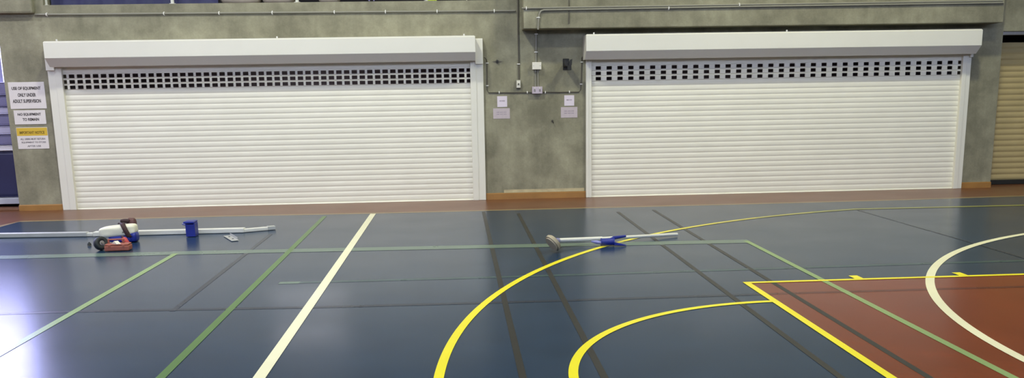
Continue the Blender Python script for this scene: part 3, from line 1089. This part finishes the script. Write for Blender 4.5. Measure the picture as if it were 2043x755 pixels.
XR = -8.80
root = thing('mat_trolley', 'low pale grey trolley under the navy crash mat', 'trolley', (-9.9, YM + 0.8, 0))
part(MB().box((-11.0, YM - 0.10, 0.045), (XR, YM + 1.62, 0.135), TROLLEY, 0.01), 'platform', root)
for cx_ in (-10.8, -8.95):
    for cy_ in (YM + 0.1, YM + 1.5):
        part(MB().tube([(cx_ - 0.02, cy_, 0.0245), (cx_ + 0.02, cy_, 0.0245)], 0.024, RUBBER, 14), 'castor', root)
z = 0.136
gym_mat('thick navy crash mat at the bottom of the stack', z, 0.69, NAVY, XR + 0.02, bev=0.05)
z += 0.692
gym_mat('thin white mat lying directly on the navy crash mat', z, 0.085, MAT_WHITE, XR, bev=0.02)
z += 0.087
NAMES = ('lowest faded blue mat, resting on the white one', 'pale lilac mat second above the white one', 'faded blue mat between the two pale lilac mats',
         'upper pale lilac mat in the stack', 'faded blue mat just above the upper pale lilac mat', 'topmost mat of the stack, faded blue')
for k, lb in enumerate(NAMES):
    hh = (0.15, 0.13, 0.16, 0.11, 0.16, 0.20)[k]
    gym_mat(lb, z, hh, MAT_PALE if k in (1, 3) else MAT_BLUE, XR - 0.01 * (k % 3), bev=0.03)
    z += hh + 0.002

# ================================================================== THINGS LYING ON THE FLOOR


def lying_post(name, label, cat, segs):
    """flat-sided post lying on the floor; segs = (part name, [(x,y),(x,y)], width, height, material)"""
    a = segs[0][1][0]
    root = thing(name, label, cat, (a[0], a[1], 0.004))
    for nm, ends, w, h, m in segs:
        p, q = Vector((ends[0][0], ends[0][1], 0)), Vector((ends[1][0], ends[1][1], 0))
        L = (q - p).length
        g = MB().box((0, -w / 2, 0), (L, w / 2, h), m, 0.006)
        ang = math.atan2(q.y - p.y, q.x - p.x)
        g.xform(Matrix.Translation((p.x, p.y, 0.0042)) @ Matrix.Rotation(ang, 4, 'Z'))
        part(g, nm, root)
    return root


H1 = 0.05
p0, p1 = FL(-160, 480), FL(170, 472.5)
lying_post('equipment_post', 'long grey post running out of the left edge of the floor', 'post',
           [('outer_tube', ((-8.35, 6.06), (-6.70, 5.95)), 0.075, H1, POST_ALU), ('inner_tube', ((-6.72, 5.953), (-6.64, 5.95)), 0.05, 0.04, POST_WHITE)])
lying_post('equipment_post', 'long white post under the cream bag and the blue collar', 'post',
           [('outer_tube', ((-6.63, 5.955), (-4.90, 5.95)), 0.095, H1, POST_WHITE), ('inner_tube', ((-4.92, 5.95), (-4.66, 6.07)), 0.07, 0.038, POST_WHITE),
            ('end_cap', ((-4.66, 6.07), (-4.58, 6.11)), 0.075, 0.045, POST_ALU)])
# blue collar standing over the white post
c = FL(378.5, 475)
cx_, cy_ = c.x, 5.755
root = thing('blue_collar', 'royal blue sleeve standing upright in front of the white floor post', 'sleeve', (cx_, cy_, 0.004))
g = MB()
wv, dv, hv = 0.105, 0.135, 0.158
g.box((cx_ - wv / 2, cy_ - dv / 2, 0.0045), (cx_ - wv / 2 + 0.014, cy_ + dv / 2, hv), ROYAL, 0.004)
g.box((cx_ + wv / 2 - 0.014, cy_ - dv / 2, 0.0045), (cx_ + wv / 2, cy_ + dv / 2, hv), ROYAL, 0.004)
g.box((cx_ - wv / 2 + 0.008, cy_ - dv / 2, 0.0045), (cx_ + wv / 2 - 0.008, cy_ - 0.052, hv - 0.01), ROYAL, 0.004)
g.box((cx_ - wv / 2 + 0.008, cy_ + 0.052, 0.0045), (cx_ + wv / 2 - 0.008, cy_ + dv / 2, hv - 0.01), ROYAL, 0.004)
part(g, 'body', root)
part(MB().box((cx_ - wv / 2 - 0.018, cy_ - dv / 2 - 0.012, hv), (cx_ + wv / 2 - 0.004, cy_ + dv / 2 + 0.01, hv + 0.022), ROYAL, 0.006), 'rim', root)
g = MB().tube([(cx_ - wv / 2 - 0.05, cy_, hv - 0.01), (cx_ - wv / 2 + 0.004, cy_, hv - 0.03)], 0.012, ROYAL_PALE, 10)
part(g, 'locking_pin', root)
# little scrap by the collar
qa, qb = FL(453, 472), FL(469.5, 482)
c = (qa + qb) / 2
root = thing('metal_bracket', 'small grey metal bracket lying in front of the white post', 'bracket', (c.x, c.y, 0.004))
LB = (qb - qa).length
Ms = Matrix.Translation((c.x, c.y, 0.0042)) @ Matrix.Rotation(math.atan2(qb.y - qa.y, qb.x - qa.x), 4, 'Z')
g = MB()
g.box((-LB / 2, -0.04, 0.0), (LB / 2, 0.04, 0.006), POST_ALU, 0.002)
g.box((-LB / 2, 0.034, 0.0), (LB / 2 - 0.05, 0.04, 0.03), POST_ALU, 0.002)
part(g.xform(Ms), 'plate', root)
for t in (-0.09, 0.09):
    part(MB().tube([(t, 0, 0.006), (t, 0, 0.014)], 0.011, STEEL, 6).xform(Ms), 'bolt_head', root)
# tiny dark bung
c = FL(178.5, 491)
root = thing('rubber_bung', 'tiny dark rubber bung left of the red-brown tool case', 'bung', (c.x, c.y, 0.004))
part(MB().tube([(c.x, c.y, 0.0042), (c.x, c.y, 0.025), (c.x, c.y, 0.034)], [0.022, 0.019, 0.012], RUBBER, 12), 'body', root)
part(MB().tube([(c.x, c.y, 0.034), (c.x, c.y, 0.042)], 0.007, RUBBER, 8), 'stem', root)

# ---- cream bag with dark strap lying over the post


def rounded(name, root, size, M, m, e=4.0, cuts=9, lump=0.0):
    bm = bmesh.new()
    bmesh.ops.create_cube(bm, size=1.0)
    bmesh.ops.subdivide_edges(bm, edges=bm.edges[:], cuts=cuts, use_grid_fill=True)
    for v in bm.verts:
        p = v.co * 2
        k = (abs(p.x) ** e + abs(p.y) ** e + abs(p.z) ** e) ** (1 / e)
        p = p / max(k, 1e-6)
        l_ = 1 + lump * math.sin(5 * p.x + 1) * math.cos(4 * p.z + p.y)
        v.co = Vector((p.x * size[0] / 2, p.y * size[1] / 2 * l_, p.z * size[2] / 2 * l_))
    g = MB().frombm(bm, m, True)
    g.xform(M)
    return part(g, name, root)


bc = FL(238, 486)
bx, by = bc.x - 0.012, bc.y + 0.11
root = thing('sports_bag', 'cream white sports bag with dark strap, in front of the white post', 'bag', (bx, by, 0.004))
tiltm = Matrix.Rotation(math.radians(-5), 4, 'Y')
rounded('body', root, (0.395, 0.19, 0.118), Matrix.Translation((bx - 0.022, by, 0.128)) @ tiltm, BAG_WHITE, 5.0, 9, 0.02)
rounded('base_panel', root, (0.30, 0.17, 0.075), Matrix.Translation((bx + 0.03, by - 0.01, 0.042)), ROYAL, 5.0, 7)
g = MB()
sp = [(-0.035, 0.10, 0.196), (-0.005, 0.07, 0.207), (0.035, -0.02, 0.213), (0.062, -0.092, 0.208), (0.09, -0.112, 0.155), (0.125, -0.112, 0.075)]
vs, fs = [], []
for i, s_ in enumerate(sp):
    for dx in (-0.028, 0.028):
        vs.append((bx + s_[0] + dx, by + s_[1], s_[2]))
        vs.append((bx + s_[0] + dx, by + s_[1] + 0.006, s_[2] - 0.012))
for i in range(len(sp) - 1):
    o_ = 4 * i
    fs += [(o_, o_ + 4, o_ + 6, o_ + 2), (o_ + 1, o_ + 3, o_ + 7, o_ + 5), (o_, o_ + 1, o_ + 5, o_ + 4), (o_ + 2, o_ + 6, o_ + 7, o_ + 3)]
fs += [(0, 2, 3, 1), (4 * len(sp) - 4, 4 * len(sp) - 3, 4 * len(sp) - 1, 4 * len(sp) - 2)]
g.add(vs, fs, STRAP, True)
part(g, 'strap', root)
rounded('end_pocket', root, (0.075, 0.14, 0.105), Matrix.Translation((bx + 0.155, by - 0.03, 0.057)), ROYAL, 4.0, 6)
part(MB().tube([(bx + 0.055, by - 0.103, 0.122), (bx + 0.085, by - 0.103, 0.124)], 0.007, PVC_DARK, 8), 'zip_pull', root)
# brown pouch behind the bag
c = Vector((bx + 0.055, by + 0.20, 0))
root = thing('leather_pouch', 'brown leather pouch propped behind the cream bag', 'pouch', (c.x, c.y, 0.004))
rounded('body', root, (0.105, 0.10, 0.235), Matrix.Translation((c.x, c.y, 0.122)), BROWN, 3.5, 7, 0.03)
rounded('flap', root, (0.11, 0.075, 0.045), Matrix.Translation((c.x - 0.055, c.y - 0.03, 0.212)), STRAP, 3.0, 6)
# tool case in front
tc_ = FL(232, 502.5)
tx, ty = tc_.x, tc_.y + 0.07
root = thing('tool_case', 'dusty red-brown tool case on the floor in front of the bag', 'tool case', (tx, ty, 0.004))
Mt = Matrix.Translation((tx, ty, 0)) @ Matrix.Rotation(math.radians(3), 4, 'Z')
part(MB().box((-0.125, -0.065, 0.0045), (0.125, 0.065, 0.06), TOOLBOX, 0.010).xform(Mt), 'body', root)
part(MB().box((-0.12, -0.06, 0.0615), (0.12, 0.06, 0.076), TOOLBOX, 0.006).xform(Mt), 'lid', root)
g = MB()
g.box((-0.11, 0.015, 0.076), (-0.094, 0.04, 0.118), TOOLBOX, 0.004)
g.box((0.04, 0.015, 0.076), (0.056, 0.04, 0.118), TOOLBOX, 0.004)
g.box((-0.11, 0.017, 0.108), (0.056, 0.038, 0.122), TOOLBOX, 0.005)
part(g.xform(Mt), 'handle', root)
for s in (-0.07, 0.07):
    part(MB().box((s - 0.013, -0.071, 0.045), (s + 0.013, -0.064, 0.07), TOOLBOX, 0.002).xform(Mt), 'latch', root)
# folded paper on the tool case
root = thing('folded_paper', 'small folded white paper lying on the red-brown tool case', 'paper', (tx - 0.01, ty - 0.025, 0.0765))
g = MB()
Mp = Matrix.Translation((tx - 0.01, ty - 0.025, 0.0765)) @ Matrix.Rotation(math.radians(-40), 4, 'Z')
g.prism([(-0.05, 0.0), (0.05, 0.0), (0.05, 0.003), (0.0, 0.03), (-0.05, 0.003)], 'y', -0.022, 0.022, PVC_WHITE).xform(Mp)
part(g, 'sheet', root)
# dark wheel
c = FL(202, 501)
wx, wy = c.x - 0.012, c.y + 0.04
root = thing('cable_reel', 'dark round cable reel standing left of the tool case', 'reel', (wx, wy, 0.004))
bm = bmesh.new()
prof = [(0.026, -0.028), (0.062, -0.034), (0.070, -0.026), (0.072, 0.0), (0.070, 0.026), (0.062, 0.034), (0.026, 0.028)]
seg = 28
vsr = [[bm.verts.new((r * math.cos(2 * math.pi * k / seg), h, r * math.sin(2 * math.pi * k / seg))) for (r, h) in prof] for k in range(seg)]
for k in range(seg):
    A_, B_ = vsr[k], vsr[(k + 1) % seg]
    for j in range(len(prof)):
        bm.faces.new((A_[j], A_[(j + 1) % len(prof)], B_[(j + 1) % len(prof)], B_[j]))
bmesh.ops.recalc_face_normals(bm, faces=bm.faces[:])
Mw = Matrix.Translation((wx, wy, 0.074)) @ Matrix.Rotation(math.radians(52), 4, 'Z') @ Matrix.Rotation(math.radians(-16), 4, 'X')
part(MB().frombm(bm, RUBBER, True).xform(Mw), 'drum', root)
g = MB().tube([(0, -0.027, 0), (0, 0.027, 0)], 0.028, INK_GREY, 20)
g.tube([(0, -0.04, 0), (0, 0.04, 0)], 0.014, STEEL, 10)
part(g.xform(Mw), 'hub', root)
# red bottle against the bag
c = FL(251, 493)
root = thing('red_bottle', 'short red bottle leaning between the bag and the tool case', 'bottle', (c.x, c.y + 0.02, 0.004))
Mb = Matrix.Translation((c.x + 0.035, c.y - 0.02, 0.016)) @ Matrix.Rotation(math.radians(-28), 4, 'Y')
part(MB().tube([(0, 0, 0.0), (0, 0, 0.01), (0, 0, 0.08), (0, 0, 0.10)], [0.026, 0.030, 0.030, 0.016], RED_PLASTIC, 16).xform(Mb), 'body', root)
part(MB().tube([(0, 0, 0.101), (0, 0, 0.12)], 0.014, BROWN, 14).xform(Mb), 'cap', root)

# ---- second post with base pad and blue winch
P0, P1, P2 = FL(1114, 480.0, 0.072), FL(1201, 476.5, 0.058), FL(1351, 468.0, 0.026)
root = thing('net_post', 'white net post with beige foot disc and blue winch', 'post', (P1.x, P1.y, 0.004))
part(MB().tube([P0, P1], 0.022, POST_WHITE, 16), 'lower_tube', root)
part(MB().tube([P1 - (P2 - P1).normalized() * 0.02, P2], 0.0175, POST_WHITE, 16), 'upper_tube', root)
# foot disc leaning on its rim
bm = bmesh.new()
bmesh.ops.create_cone(bm, cap_ends=True, segments=32, radius1=0.092, radius2=0.092, depth=0.055)
bmesh.ops.bevel(bm, geom=[e for e in bm.edges if len(e.link_faces) == 2 and any(len(f.verts) > 4 for f in e.link_faces)], offset=0.014, segments=2, affect='EDGES')
d_ax = Vector((0.70, 0.34, 0.55)).normalized()
ctr = FL(1103.5, 485, 0.096)
part(MB().frombm(bm, BEIGE_PAD).xform(Matrix.Translation(ctr) @ d_ax.to_track_quat('Z', 'Y').to_matrix().to_4x4()), 'foot_disc', root, 'beige foot disc')
part(MB().tube([ctr + d_ax * 0.026, P0], [0.03, 0.024], ROYAL_PALE, 12), 'socket', root)
c = FL(1213, 492.5)
wx, wy = c.x, c.y + 0.03
g = MB()
g.tube([(wx - 0.062, wy, 0.044), (wx + 0.062, wy + 0.01, 0.044)], 0.036, ROYAL, 20)
g.tube([(wx - 0.07, wy, 0.044), (wx - 0.058, wy, 0.044)], 0.039, ROYAL, 20)
g.tube([(wx + 0.058, wy + 0.01, 0.044), (wx + 0.07, wy + 0.01, 0.044)], 0.039, ROYAL, 20)
part(g, 'winch_drum', root, 'royal blue winch drum')
g = MB()
g.prism([(0.0, 0.012), (0.12, 0.006), (0.12, 0.012), (0.0, 0.04)], 'y', -0.02, 0.02, ROYAL)
g.xform(Matrix.Translation((wx + 0.07, wy - 0.01, 0)) @ Matrix.Rotation(math.radians(-8), 4, 'Z'))
part(g, 'winch_foot', root)
q = FL(1248, 471.5, 0.075)
part(MB().tube([(wx + 0.03, wy + 0.02, 0.06), (wx + 0.085, wy + 0.1, 0.066), q], [0.016, 0.02, 0.013], ROYAL, 12), 'crank_arm', root)
part(MB().tube([(wx - 0.06, wy, 0.035), (wx - 0.11, wy + 0.02, 0.04), (wx - 0.16, wy + 0.05, 0.045)], [0.018, 0.02, 0.008], ROYAL_PALE, 12), 'strap_end', root, 'pale blue strap end')
part(MB().box((wx - 0.03, wy + 0.02, 0.03), (wx + 0.03, P1.y + 0.02, 0.052), POST_WHITE, 0.006), 'clamp_plate', root)
